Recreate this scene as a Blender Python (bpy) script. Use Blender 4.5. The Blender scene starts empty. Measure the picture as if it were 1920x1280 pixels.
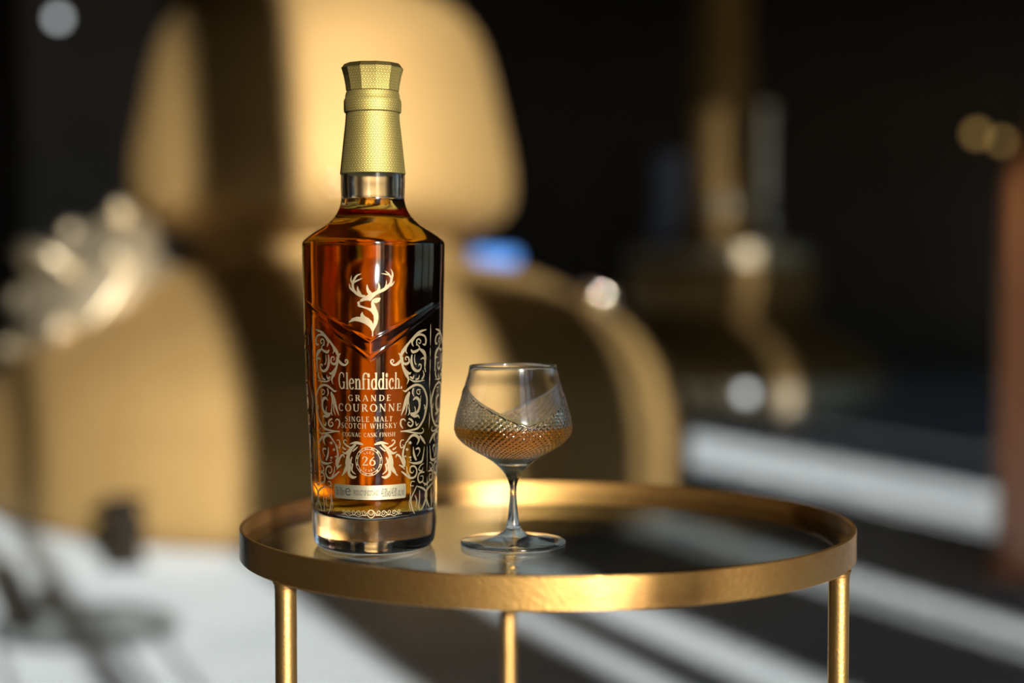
import bpy, bmesh, math, random
from math import sin, cos, pi, radians, sqrt, atan2, tan, exp
from mathutils import Vector, Matrix
from mathutils.geometry import tessellate_polygon

random.seed(7)
scene = bpy.context.scene
col = scene.collection

# ------------------------------------------------------------------ camera, sky, sun, exposure
FPX, HORIZON, EYE = 2940.0, 530.0, 0.75
PITCH = math.atan((640 - HORIZON) / FPX)
cam_d = bpy.data.cameras.new('camera')
cam = bpy.data.objects.new('camera', cam_d)
col.objects.link(cam)
cam.location = (0, 0, EYE)
cam.rotation_euler = (pi / 2 - PITCH, 0, 0)
cam_d.sensor_width = 36.0
cam_d.lens = FPX / 1920 * 36
cam_d.clip_start, cam_d.clip_end = 0.05, 100
cam_d.dof.use_dof = True
cam_d.dof.focus_distance = 0.95
cam_d.dof.aperture_fstop = 2.2
scene.camera = cam

SUN_T, SUN_EL = 0.404, radians(12.8)          # tan of the azimuth off the view axis, elevation
SUN_AZ = math.atan(SUN_T)
world = bpy.data.worlds.new('sky')
scene.world = world
world.use_nodes = True
bgn = world.node_tree.nodes['Background']
skyn = world.node_tree.nodes.new('ShaderNodeTexSky')
skyn.sky_type = 'NISHITA'
skyn.sun_disc = False                          # the sun itself is the lamp below
skyn.sun_elevation = SUN_EL
skyn.sun_rotation = pi - SUN_AZ
skyn.dust_density = 0.6
skyn.ozone_density = 4.0
world.node_tree.links.new(skyn.outputs[0], bgn.inputs[0])
bgn.inputs[1].default_value = 0.20

sun_d = bpy.data.lights.new('sun', 'SUN')
sun_d.energy = 15.0
sun_d.angle = radians(0.55)
sun_d.color = (1.0, 0.955, 0.88)
sun = bpy.data.objects.new('sun', sun_d)
col.objects.link(sun)
to_sun = Vector((sin(SUN_AZ) * cos(SUN_EL), -cos(SUN_AZ) * cos(SUN_EL), sin(SUN_EL)))
sun.rotation_euler = to_sun.to_track_quat('Z', 'Y').to_euler()
sun.location = to_sun * 12

scene.view_settings.view_transform = 'Standard'
scene.view_settings.look = 'None'
scene.view_settings.exposure = 0.0
scene.view_settings.gamma = 1.0
scene.view_settings.use_curve_mapping = False
cy = scene.cycles
cy.max_bounces = 20
cy.use_adaptive_sampling = True
cy.use_light_tree = False
cy.adaptive_threshold = 0.03
cy.diffuse_bounces = 2
cy.glossy_bounces = 10
cy.transmission_bounces = 20
cy.transparent_max_bounces = 16
cy.caustics_reflective = True
cy.caustics_refractive = True
cy.sample_clamp_indirect = 12.0
cy.blur_glossy = 0.3

# ------------------------------------------------------------------ helpers
def tag(o, label=None, cat=None, group=None, kind=None):
    if label: o['label'] = label
    if cat: o['category'] = cat
    if group: o['group'] = group
    if kind: o['kind'] = kind
    return o

def empty(name, loc=(0, 0, 0), rz=0.0):
    o = bpy.data.objects.new(name, None)
    col.objects.link(o)
    o.location = loc
    o.rotation_euler = (0, 0, rz)
    o.empty_display_size = 0.02
    return o

def link(name, me, mat=None, parent=None, loc=None):
    o = bpy.data.objects.new(name, me)
    col.objects.link(o)
    if mat is not None and len(me.materials) == 0:
        me.materials.append(mat)
    if parent is not None:
        o.parent = parent
    if loc is not None:
        o.location = loc
    return o

def mesh(name, verts, faces, smooth=True):
    me = bpy.data.meshes.new(name)
    me.from_pydata([tuple(v) for v in verts], [], faces)
    me.update()
    if smooth:
        me.polygons.foreach_set('use_smooth', [True] * len(me.polygons))
    return me

def bm_mesh(name, bm, smooth=False):
    me = bpy.data.meshes.new(name)
    bmesh.ops.recalc_face_normals(bm, faces=bm.faces)
    bm.to_mesh(me)
    bm.free()
    if smooth:
        me.polygons.foreach_set('use_smooth', [True] * len(me.polygons))
    return me

def cr(pts, n=10):
    """Catmull-Rom through points of any dimension"""
    out = []
    P = [pts[0]] + list(pts) + [pts[-1]]
    for i in range(1, len(P) - 2):
        a, b, c, d = P[i - 1], P[i], P[i + 1], P[i + 2]
        for k in range(n):
            t = k / n
            out.append(tuple(0.5 * (2 * q + (r - p) * t + (2 * p - 5 * q + 4 * r - s) * t * t + (3 * q - p - 3 * r + s) * t ** 3)
                             for p, q, r, s in zip(a, b, c, d)))
    out.append(tuple(pts[-1]))
    return out

def lathe(name, prof, seg=64, cx=0.0, cap=True, smooth=True, sharp=None):
    """prof: list of (r, z) bottom to top (outward normals)"""
    vs, fs = [], []
    for r, z in prof:
        for k in range(seg):
            a = 2 * pi * k / seg
            vs.append((cx + r * cos(a), r * sin(a), z))
    n = len(prof)
    for i in range(n - 1):
        for k in range(seg):
            k2 = (k + 1) % seg
            fs.append((i * seg + k, i * seg + k2, (i + 1) * seg + k2, (i + 1) * seg + k))
    if cap:
        if prof[0][0] > 1e-5:
            fs.append(tuple(reversed(range(seg))))
        if prof[-1][0] > 1e-5:
            fs.append(tuple((n - 1) * seg + k for k in range(seg)))
    me = mesh(name, vs, fs, smooth)
    if smooth:
        me.set_sharp_from_angle(angle=radians(35 if sharp is None else sharp))
    return me

def box_bm(bm, x0, x1, y0, y1, z0, z1):
    v = [bm.verts.new(p) for p in ((x0, y0, z0), (x1, y0, z0), (x1, y1, z0), (x0, y1, z0),
                                   (x0, y0, z1), (x1, y0, z1), (x1, y1, z1), (x0, y1, z1))]
    for f in ((0, 3, 2, 1), (4, 5, 6, 7), (0, 1, 5, 4), (1, 2, 6, 5), (2, 3, 7, 6), (3, 0, 4, 7)):
        bm.faces.new([v[i] for i in f])

def box_mesh(name, x0, x1, y0, y1, z0, z1, bevel=0.0):
    bm = bmesh.new()
    box_bm(bm, x0, x1, y0, y1, z0, z1)
    if bevel:
        bmesh.ops.bevel(bm, geom=bm.edges[:], offset=bevel, segments=2, affect='EDGES', profile=0.5)
    return bm_mesh(name, bm)

def tube_mesh(name, pts, radius, seg=20, caps=True):
    """tube along a polyline; radius a number or list"""
    P = [Vector(p) for p in pts]
    R = radius if isinstance(radius, (list, tuple)) else [radius] * len(P)
    vs, fs = [], []
    up = Vector((0, 0, 1))
    prev = None
    for i, p in enumerate(P):
        t = (P[min(i + 1, len(P) - 1)] - P[max(i - 1, 0)]).normalized()
        if prev is None:
            a = up.cross(t)
            if a.length < 1e-3:
                a = Vector((1, 0, 0))
        else:
            a = prev - t * prev.dot(t)
        a.normalize()
        prev = a
        b = t.cross(a)
        for k in range(seg):
            q = 2 * pi * k / seg
            vs.append(p + (a * cos(q) + b * sin(q)) * R[i])
    n = len(P)
    for i in range(n - 1):
        for k in range(seg):
            k2 = (k + 1) % seg
            fs.append((i * seg + k, i * seg + k2, (i + 1) * seg + k2, (i + 1) * seg + k))
    if caps:
        fs.append(tuple(reversed(range(seg))))
        fs.append(tuple((n - 1) * seg + k for k in range(seg)))
    me = mesh(name, vs, fs)
    me.set_sharp_from_angle(angle=radians(40))
    return me

# ------------------------------------------------------------------ materials
def new_mat(name):
    m = bpy.data.materials.new(name)
    m.use_nodes = True
    nt = m.node_tree
    nt.nodes.clear()
    out = nt.nodes.new('ShaderNodeOutputMaterial')
    return m, nt, out

def principled(name, color, rough=0.5, metal=0.0, noise=None, noise_scale=20, rough_var=0.0, bump=0.0, bump_scale=60,
               spec=0.5, aniso=0.0, stretch=(1, 1, 1)):
    m, nt, out = new_mat(name)
    b = nt.nodes.new('ShaderNodeBsdfPrincipled')
    b.inputs['Base Color'].default_value = (*color, 1)
    b.inputs['Roughness'].default_value = rough
    b.inputs['Metallic'].default_value = metal
    b.inputs['Specular IOR Level'].default_value = spec
    nt.links.new(b.outputs[0], out.inputs['Surface'])
    tc = nt.nodes.new('ShaderNodeTexCoord')
    mp = nt.nodes.new('ShaderNodeMapping')
    mp.inputs['Scale'].default_value = stretch
    nt.links.new(tc.outputs['Object'], mp.inputs[0])
    if noise:
        n = nt.nodes.new('ShaderNodeTexNoise')
        n.inputs['Scale'].default_value = noise_scale
        n.inputs['Detail'].default_value = 5
        n.inputs['Roughness'].default_value = 0.6
        nt.links.new(mp.outputs[0], n.inputs['Vector'])
        rmp = nt.nodes.new('ShaderNodeMapRange')
        rmp.inputs[1].default_value, rmp.inputs[2].default_value = 0.3, 0.7
        nt.links.new(n.outputs[0], rmp.inputs[0])
        mx = nt.nodes.new('ShaderNodeMix')
        mx.data_type = 'RGBA'
        mx.inputs[6].default_value = (*color, 1)
        mx.inputs[7].default_value = (*noise, 1)
        nt.links.new(rmp.outputs[0], mx.inputs[0])
        nt.links.new(mx.outputs[2], b.inputs['Base Color'])
        if rough_var:
            rr = nt.nodes.new('ShaderNodeMapRange')
            rr.inputs[3].default_value, rr.inputs[4].default_value = rough - rough_var, rough + rough_var
            nt.links.new(n.outputs[0], rr.inputs[0])
            nt.links.new(rr.outputs[0], b.inputs['Roughness'])
    if bump:
        n2 = nt.nodes.new('ShaderNodeTexNoise')
        n2.inputs['Scale'].default_value = bump_scale
        n2.inputs['Detail'].default_value = 4
        nt.links.new(mp.outputs[0], n2.inputs['Vector'])
        bp = nt.nodes.new('ShaderNodeBump')
        bp.inputs['Strength'].default_value = bump
        bp.inputs['Distance'].default_value = 0.002
        nt.links.new(n2.outputs[0], bp.inputs['Height'])
        nt.links.new(bp.outputs[0], b.inputs['Normal'])
    return m

def clear_glass(name, ior=1.5, color=(1, 1, 1), rough=0.0):
    m, nt, out = new_mat(name)
    g = nt.nodes.new('ShaderNodeBsdfGlass')
    g.inputs['IOR'].default_value = ior
    g.inputs['Roughness'].default_value = rough
    g.inputs['Color'].default_value = (*color, 1)
    nt.links.new(g.outputs[0], out.inputs['Surface'])
    return m

def liquid_mat(name, density, color):
    m, nt, out = new_mat(name)
    g = nt.nodes.new('ShaderNodeBsdfGlass')
    g.inputs['Roughness'].default_value = 0.0
    at = nt.nodes.new('ShaderNodeAttribute')
    at.attribute_name = 'ior'
    nt.links.new(at.outputs['Fac'], g.inputs['IOR'])
    nt.links.new(g.outputs[0], out.inputs['Surface'])
    v = nt.nodes.new('ShaderNodeVolumeAbsorption')
    v.inputs['Color'].default_value = (*color, 1)
    v.inputs['Density'].default_value = density
    nt.links.new(v.outputs[0], out.inputs['Volume'])
    return m

def pane_mat(name, tint):
    m, nt, out = new_mat(name)
    t = nt.nodes.new('ShaderNodeBsdfTransparent')
    t.inputs['Color'].default_value = (*tint, 1)
    g = nt.nodes.new('ShaderNodeBsdfGlossy')
    g.inputs['Roughness'].default_value = 0.015
    fr = nt.nodes.new('ShaderNodeFresnel')
    fr.inputs['IOR'].default_value = 1.52
    geo = nt.nodes.new('ShaderNodeNewGeometry')
    io = nt.nodes.new('ShaderNodeMapRange')
    io.inputs[3].default_value, io.inputs[4].default_value = 1.52, 1 / 1.52
    nt.links.new(geo.outputs['Backfacing'], io.inputs[0])
    nt.links.new(io.outputs[0], fr.inputs['IOR'])
    mx = nt.nodes.new('ShaderNodeMixShader')
    nt.links.new(fr.outputs[0], mx.inputs[0])
    nt.links.new(t.outputs[0], mx.inputs[1])
    nt.links.new(g.outputs[0], mx.inputs[2])
    nt.links.new(mx.outputs[0], out.inputs['Surface'])
    return m

def emitter(name, color, strength):
    m, nt, out = new_mat(name)
    e = nt.nodes.new('ShaderNodeEmission')
    e.inputs[0].default_value = (*color, 1)
    e.inputs[1].default_value = strength
    nt.links.new(e.outputs[0], out.inputs['Surface'])
    return m

def foil_mat(name):
    """gold foil with a fine printed triangular lattice, UV in millimetres"""
    m, nt, out = new_mat(name)
    b = nt.nodes.new('ShaderNodeBsdfPrincipled')
    b.inputs['Metallic'].default_value = 1.0
    b.inputs['Roughness'].default_value = 0.66
    nt.links.new(b.outputs[0], out.inputs['Surface'])
    uv = nt.nodes.new('ShaderNodeUVMap')
    uv.uv_map = 'UVMap'
    sep = nt.nodes.new('ShaderNodeSeparateXYZ')
    nt.links.new(uv.outputs[0], sep.inputs[0])
    def math_(op, a, bb=None, c=None):
        n = nt.nodes.new('ShaderNodeMath')
        n.operation = op
        for i, v in enumerate((a, bb, c)):
            if v is None: continue
            if isinstance(v, (int, float)): n.inputs[i].default_value = v
            else: nt.links.new(v, n.inputs[i])
        return n.outputs[0]
    P = 1.9
    lines = None
    dirs = []
    for ang in (0, 60, 120):
        d = math_('ADD', math_('MULTIPLY', sep.outputs[0], cos(radians(ang + 30)) / (P * 0.866)),
                  math_('MULTIPLY', sep.outputs[1], sin(radians(ang + 30)) / (P * 0.866)))
        f = math_('ABSOLUTE', math_('SUBTRACT', math_('FRACT', d), 0.5))
        dirs.append(f)
        g = math_('GREATER_THAN', f, 0.37)
        lines = g if lines is None else math_('ADD', lines, g)
    # break the lines into short dashes near the lattice points
    dash = math_('GREATER_THAN', lines, 0.5)
    ring = math_('LESS_THAN', math_('ADD', math_('ADD', dirs[0], dirs[1]), dirs[2]), 0.93)
    mask = math_('MULTIPLY', dash, ring)
    mx = nt.nodes.new('ShaderNodeMix')
    mx.data_type = 'RGBA'
    mx.inputs[6].default_value = (0.38, 0.305, 0.10, 1)
    mx.inputs[7].default_value = (0.05, 0.038, 0.012, 1)
    nt.links.new(mask, mx.inputs[0])
    nt.links.new(mx.outputs[2], b.inputs['Base Color'])
    return m

M = {}
M['glass'] = clear_glass('bottle_glass', 1.5, rough=0.09)
M['crystal'] = clear_glass('crystal_glass', 1.52, rough=0.09)
M['whisky'] = liquid_mat('whisky_amber', 82, (0.953, 0.735, 0.02))
M['whisky_glass'] = liquid_mat('whisky_poured', 60, (0.992, 0.80, 0.0))
M['foil'] = foil_mat('gold_foil')
M['foil_plain'] = principled('gold_foil_plain', (0.62, 0.46, 0.15), 0.35, 1.0)
M['print'] = principled('gold_print', (0.27, 0.22, 0.135), 0.72, 1.0)
M['strip'] = principled('label_gold', (0.28, 0.25, 0.165), 0.6, 1.0)
M['ink'] = principled('label_ink', (0.010, 0.009, 0.006), 0.7)
M['brass'] = principled('antique_brass', (0.50, 0.29, 0.085), 0.42, 1.0, noise=(0.27, 0.135, 0.04), noise_scale=30, rough_var=0.12,
                        bump=0.16, bump_scale=330, stretch=(1, 1, 2.0))
for n_ in M['brass'].node_tree.nodes:
    if n_.type == 'BSDF_PRINCIPLED':
        n_.inputs['Coat Weight'].default_value = 0.5
        n_.inputs['Coat Roughness'].default_value = 0.22
M['brass_leg'] = principled('brass_tube', (0.66, 0.40, 0.13), 0.36, 1.0, noise=(0.48, 0.27, 0.09), noise_scale=60, rough_var=0.08,
                            bump=0.10, bump_scale=500)
M['pane'] = pane_mat('smoked_pane', (0.90, 0.93, 0.915))
M['copper'] = principled('still_copper', (0.285, 0.185, 0.066), 0.70, 0.65, noise=(0.235, 0.145, 0.050), noise_scale=2.2, rough_var=0.05)
M['copper_red'] = principled('red_copper', (0.78, 0.50, 0.42), 0.45, 1.0, noise=(0.66, 0.40, 0.33), noise_scale=3, rough_var=0.05)
M['brass_bright'] = principled('polished_brass', (0.55, 0.48, 0.34), 0.55, 1.0, noise=(0.48, 0.40, 0.27), noise_scale=9)
M['steel'] = principled('dull_steel', (0.46, 0.47, 0.48), 0.38, 1.0)
M['floor'] = principled('floor_board_grey', (0.50, 0.56, 0.60), 0.62, 0.0, noise=(0.40, 0.46, 0.50), noise_scale=3.0, rough_var=0.1)
M['slab'] = principled('floor_slab_dark', (0.05, 0.055, 0.06), 0.8)
M['wall'] = principled('dark_wall', (0.045, 0.042, 0.04), 0.85, noise=(0.03, 0.027, 0.025), noise_scale=2)
M['wall_grey'] = principled('grey_panel', (0.16, 0.16, 0.16), 0.8, noise=(0.12, 0.12, 0.125), noise_scale=2)
M['timber'] = principled('dark_timber', (0.04, 0.03, 0.025), 0.7, noise=(0.025, 0.018, 0.015), noise_scale=4)
M['iron'] = principled('black_iron', (0.010, 0.008, 0.006), 0.8, 0.0, spec=0.05)
M['blue'] = principled('blue_paint', (0.05, 0.16, 0.45), 0.35)
M['bluegrey'] = principled('blue_grey_paint', (0.30, 0.36, 0.55), 0.4)
M['amber_lamp'] = emitter('amber_lamp_glow', (1.0, 0.62, 0.18), 1.0)
M['pale_glint'] = emitter('pale_glint_glow', (0.82, 0.88, 0.9), 2.2)  # self-lit stand-in for two pale bright spots

# ------------------------------------------------------------------ the setting
W_Y = -3.0                                   # the windowed wall behind the camera
X0, X1, Y1, ZC = -7.5, 9.0, 14.0, 5.2

def structure(name, me, mat, parent=None):
    o = link(name, me, mat, parent)
    if parent is None:
        tag(o, kind='structure')
    return o

floor = structure('floor', box_mesh('floor', X0, X1, W_Y, Y1, -0.12, -0.018), M['slab'])
# narrow ribbed boards, running forward and to the side
ang = radians(27)
dirv, perp = Vector((sin(ang), cos(ang), 0)), Vector((cos(ang), -sin(ang), 0))
PITCH_B = 0.052
def board_mesh(c):
    vs, fs, hw = [], [], PITCH_B / 2 - 0.004
    N = 30
    for k in range(N + 1):
        q = c + dirv * (-11.0 + 18.0 * k / N)
        for w, z in ((-hw, -0.018), (hw, -0.018), (hw, 0.0), (-hw, 0.0)):
            vs.append(q + perp * w + Vector((0, 0, z)))
    for k in range(N):
        a = k * 4
        for j in (1, 2, 3):
            fs.append((a + j, a + (j + 1) % 4, a + 4 + (j + 1) % 4, a + 4 + j)[::-1])
    return mesh('board', vs, fs, False)
for i in range(180):
    link('board', board_mesh(Vector((0.6, 6.6, 0)) + perp * ((i - 90) * PITCH_B)), M['floor'], floor)

structure('wall_back', box_mesh('wall_back', X0, X1, Y1, Y1 + 0.2, -0.1, ZC), M['wall'])
structure('wall_left', box_mesh('wall_left', X0 - 0.2, X0, W_Y, Y1, -0.1, ZC), M['wall'])
wr = structure('wall_right', box_mesh('wall_right', X1, X1 + 0.2, W_Y, Y1, -0.1, 0.6), M['wall'])
structure('lintel', box_mesh('lintel', X1, X1 + 0.2, W_Y, Y1, 2.7, ZC), M['wall'], wr)
for a, b in ((W_Y, 1.4), (3.4, 3.7), (5.7, 6.0), (8.0, Y1)):
    structure('pier', box_mesh('pier', X1, X1 + 0.2, a, b, 0.6, 2.7), M['wall'], wr)
structure('ceiling', box_mesh('ceiling', X0, X1, W_Y, Y1, ZC, ZC + 0.2), M['wall'])

def ux(u):
    return u - SUN_T * W_Y
wf = structure('wall_front', box_mesh('wall_front', X0, X1, W_Y - 0.12, W_Y, -0.1, 0.12), M['wall'])
structure('lintel', box_mesh('lintel', X0, ux(4.5), W_Y - 0.12, W_Y, 3.72, ZC), M['wall'], wf)
structure('lintel', box_mesh('lintel', ux(4.5), X1, W_Y - 0.12, W_Y, 4.75, ZC), M['wall'], wf)
piers = [(-20, 0.0), (1.03, 1.29), (1.82, 2.30), (2.56, 3.06), (4.10, 4.5), (4.5, 4.85), (4.92, 20)]
for a, b in piers:
    xa, xb = max(X0, ux(a)), min(X1, ux(b))
    top = 2.72 if a == 1.82 else 4.75 if a > 4.3 else 3.72            # one unseen pier is cut low to shade the pot but not the head
    if xb > xa:
        structure('pier', box_mesh('pier', xa, xb, W_Y - 0.12, W_Y, 0.12, top), M['wall'], wf)
for u in (1.36, 1.58):  # wide low bars added to dim the sun on the near floor
    structure('glazing_or_shade_bar', box_mesh('glazing_or_shade_bar', ux(u) - 0.06, ux(u) + 0.06, W_Y - 0.1, W_Y - 0.05, 0.12, 2.1), M['timber'], wf)
for u in (0.46, 2.40, 3.40, 3.75):
    structure('glazing_or_shade_bar', box_mesh('glazing_or_shade_bar', ux(u) - 0.022, ux(u) + 0.022, W_Y - 0.1, W_Y - 0.05, 0.12, 3.72), M['timber'], wf)

# roof timbers crossing the dark upper right
for i, (xa, ya, xb, yb, z) in enumerate(((-1, 9.5, 7.5, 7.0, 2.9), (0.5, 12.0, 8.5, 10.5, 3.3), (-6, 11.0, 2.5, 12.5, 3.4))):
    d = Vector((xb - xa, yb - ya, 0))
    me = box_mesh('beam', -d.length / 2, d.length / 2, -0.12, 0.12, -0.16, 0.16, 0.01)
    b = structure('beam', me, M['timber'])
    b.location = ((xa + xb) / 2, (ya + yb) / 2, z)
    b.rotation_euler = (0, 0, atan2(d.y, d.x))

# ------------------------------------------------------------------ the large pot still
DC = 5.45
SC = FPX / DC
sx = (622 - 960) / SC
still = empty('pot_still', (sx, DC, 0))
tag(still, 'large golden copper pot still with bulbous head behind the whisky bottle', 'still')
pot_prof = cr([(1.12, 0.0), (1.185, 0.05), (1.205, 0.16), (1.20, 0.29), (1.15, 0.44), (1.075, 0.54), (0.965, 0.63),
               (0.77, 0.735), (0.62, 0.795), (0.45, 0.835), (0.42, 0.85)], 6)
o = link('pot', lathe('pot', pot_prof, 128), M['copper'], still, (0.035, 0, 0))
o = link('collar', lathe('collar', [(0.43, 0.82), (0.47, 0.825), (0.47, 0.85), (0.43, 0.855), (0.425, 0.895), (0.45, 0.90), (0.45, 0.915), (0.42, 0.92)], 96), M['copper'], still)
head_prof = cr([(0.42, 0.88), (0.49, 0.90), (0.575, 0.94), (0.635, 0.985), (0.657, 1.05), (0.656, 1.14), (0.635, 1.25), (0.615, 1.34),
                (0.578, 1.49), (0.54, 1.59), (0.475, 1.69), (0.40, 1.78), (0.32, 1.90), (0.27, 2.10), (0.25, 2.4), (0.24, 3.0)], 6)
link('head', lathe('head', head_prof, 128), M['copper'], still, (-0.03, 0, 0))
link('swan_neck', tube_mesh('swan_neck', cr([(-0.03, 0, 2.98), (-0.03, 0.05, 3.4), (-0.1, 0.35, 3.75), (-0.3, 1.0, 3.85), (-0.7, 2.5, 3.7)], 8), 0.235, 32), M['copper'], still)
# seam bands with rivets
link('seam_band', lathe('seam_band', [(1.196, 0.30), (1.204, 0.302), (1.192, 0.335), (1.178, 0.338)], 128), M['copper'], still, (0.035, 0, 0))

rv_mat = principled('polished_rivet', (0.9, 0.82, 0.66), 0.12, 1.0)
for px_, py_, rr_ in ((628, 342, 0.02), (310, 362, 0.011), (352, 50, 0.011), (898, 128, 0.009), (480, 352, 0.008), (100, 632, 0.012), (76, 448, 0.010), (895, 428, 0.011), (315, 450, 0.011)):
    # where that ray meets the head or pot shell
    u_, v_ = (px_ - 960) / FPX, (640 - py_) / FPX
    D_ = Vector((u_, cos(PITCH) + v_ * sin(PITCH), -sin(PITCH) + v_ * cos(PITCH)))
    hit = None
    for k_ in range(2600):
        q_ = Vector((0, 0, EYE)) + D_ * (4.0 + k_ * 0.001)
        l_ = q_ - Vector((sx, DC, 0))
        pr_, ox_ = (head_prof, -0.03) if l_.z > 0.88 else (pot_prof, 0.035)
        rad = max((a_[0] + (b_[0] - a_[0]) * (l_.z - a_[1]) / max(1e-6, b_[1] - a_[1]) for a_, b_ in zip(pr_, pr_[1:]) if a_[1] <= l_.z <= b_[1]), default=0)
        if (l_.x - ox_) ** 2 + l_.y ** 2 <= (rad + 0.03) ** 2:
            hit = l_
            break
    if hit:
        link('glint_rivet', lathe('glint_rivet', [(rr_ * sin(a * pi / 10), -rr_ * cos(a * pi / 10)) for a in range(11)], 20), rv_mat, still, hit)

# bright brass manway on the left shoulder: collar, domed lid, clamp bolts
mw = Vector((-0.74, -0.36, 0.67))
def manway():
    p = empty('manway')
    p.parent = still
    n = Vector((-0.62, -0.52, 0.60)).normalized()
    p.location = mw + Vector((0.035, 0, 0))
    p.scale = (1.25, 1.25, 1.25)
    p.rotation_euler = n.to_track_quat('Z', 'Y').to_euler()
    link('manway_collar', lathe('manway_collar', [(0.20, -0.12), (0.20, 0.03), (0.245, 0.035), (0.25, 0.045), (0.25, 0.065), (0.245, 0.07), (0.18, 0.07)], 64), M['brass_bright'], p)
    link('manway_lid', lathe('manway_lid', cr([(0.235, 0.072), (0.24, 0.085), (0.225, 0.10), (0.17, 0.135), (0.09, 0.16), (0.0, 0.165)], 5), 64), M['brass_bright'], p)
    for k in range(6):
        a = k * pi / 3 + 0.3
        b = link('clamp_bolt', lathe('clamp_bolt', [(0.012, 0.0), (0.012, 0.05), (0.026, 0.052), (0.028, 0.06), (0.028, 0.075), (0.02, 0.085), (0.0, 0.09)], 24), M['brass_bright'], p)
        b.location = (0.222 * cos(a), 0.222 * sin(a), 0.06)
    pts = cr([(-0.09, 0, 0.14), (-0.085, 0, 0.22), (0, 0, 0.25), (0.085, 0, 0.22), (0.09, 0, 0.14)], 6)
    link('lift_handle', tube_mesh('lift_handle', pts, 0.016, 16), M['brass_bright'], p)
    return p
manway()

# steam valve with bright stem and blue handle on the right shoulder
def shoulder_fitting(name, loc, n, mat, parts):
    p = empty(name)
    p.parent = still
    p.location = loc
    p.rotation_euler = Vector(n).to_track_quat('Z', 'Y').to_euler()
    for nm, me, mt in parts:
        link(nm, me, mt, p)
    return p
shoulder_fitting('sight_glass', (0.90, -0.14, 0.655), (0.35, -0.25, 0.9), M['steel'], [
    ('sight_tube', lathe('sight_tube', [(0.045, -0.06), (0.045, 0.05), (0.055, 0.055), (0.057, 0.07), (0.05, 0.085), (0.0, 0.10)], 32), rv_mat),
    ('flange', lathe('flange', [(0.08, -0.02), (0.08, 0.01), (0.07, 0.018), (0.05, 0.02)], 32), M['steel'])])
shoulder_fitting('vent_valve', (0.55, -0.02, 0.765), (0.2, -0.2, 1), M['blue'], [
    ('valve_stem', lathe('valve_stem', [(0.03, -0.03), (0.03, 0.06), (0.018, 0.065), (0.018, 0.09), (0.0, 0.092)], 24), M['steel']),
    ('valve_handle', box_mesh('valve_handle', -0.10, 0.10, -0.025, 0.025, 0.05, 0.10, 0.012), M['blue'])])

# upright drain pipe with valve before the pot, on the floor at the left
dp = empty('drain_pipe', ((230 - 960) / FPX * 4.15, 4.15, 0))
tag(dp, 'short black iron drain pipe with valve standing before the copper pot', 'pipe')
link('upright', tube_mesh('upright', [(0, 0, 0), (0, 0, 0.02), (0, 0, 0.12), (0, 0, 0.165)], [0.06, 0.046, 0.042, 0.038], 24), M['iron'], dp)
link('valve_body', lathe('valve_body', cr([(0.04, 0.07), (0.056, 0.085), (0.056, 0.11), (0.04, 0.125)], 4), 24), M['iron'], dp)
link('hand_wheel', lathe('hand_wheel', [(0.048, 0.160), (0.058, 0.163), (0.06, 0.170), (0.056, 0.177), (0.045, 0.178), (0.012, 0.174), (0.0, 0.176)], 32), M['iron'], dp)

# ------------------------------------------------------------------ second still, far right
d2 = 9.3
s2 = FPX / d2
still2 = empty('spirit_still', ((1352 - 960) / s2, d2, 0))
tag(still2, 'slender dark copper still with tall neck far behind the whisky glass', 'still')
link('pot', lathe('pot', cr([(0.85, 0), (0.93, 0.05), (0.95, 0.16), (0.90, 0.30), (0.74, 0.43), (0.56, 0.52), (0.50, 0.56)], 5), 96), M['copper'], still2)
link('base_band', lathe('base_band', [(0.945, 0.06), (0.965, 0.065), (0.968, 0.20), (0.94, 0.205)], 96), M['brass_bright'], still2)
link('boil_ball', lathe('boil_ball', cr([(0.48, 0.55), (0.52, 0.60), (0.56, 0.70), (0.56, 0.80), (0.50, 0.90), (0.40, 0.98), (0.27, 1.03)], 5), 96), M['copper'], still2)
link('brass_band', lathe('brass_band', [(0.50, 0.86), (0.545, 0.865), (0.54, 0.95), (0.43, 0.96)], 96), M['brass_bright'], still2)
link('neck', lathe('neck', cr([(0.27, 1.02), (0.25, 1.10), (0.225, 1.20), (0.20, 1.4), (0.18, 1.8), (0.165, 2.3), (0.16, 2.9)], 5), 64), M['copper'], still2)
link('neck_ring', lathe('neck_ring', cr([(0.23, 1.13), (0.27, 1.15), (0.28, 1.19), (0.27, 1.23), (0.22, 1.25)], 4), 64), M['brass_bright'], still2)
for x_, y_, z_, r_ in ((-0.005, -0.30, 1.19, 0.022), (0.0, -0.56, 0.90, 0.011), (0.0, -0.585, 0.715, 0.014)):  # polished balls added to catch the sun as glints on the far still
    link('glint_rivet', lathe('glint_rivet', [(r_ * sin(a * pi / 10), -r_ * cos(a * pi / 10)) for a in range(11)], 20), rv_mat, still2, (x_, y_, z_))

# upright pipes flanking the second still
def upright(name, px, d, r, z0, z1, mat, label):
    e = empty(name, ((px - 960) / FPX * d, d, 0))
    tag(e, label, 'pipe', 'upright pipes by the far still')
    link('tube', tube_mesh('tube', [(0, 0, 0), (0, 0, z1)], r, 32), mat, e)
    for z in (0.02, z0, z1 - 0.03):
        link('flange', lathe('flange', [(r, z - 0.015), (r * 1.35, z - 0.015), (r * 1.35, z + 0.015), (r, z + 0.015)], 32), mat, e)
upright('condenser_pipe', 1256, 10.7, 0.095, 1.12, 1.62, M['bluegrey'], 'blue-grey upright pipe just left of the slender far still')
upright('vapour_pipe', 1428, 10.7, 0.075, 1.12, 1.95, M['steel'], 'thin beige-grey upright pipe just right of the slender far still')

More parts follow.
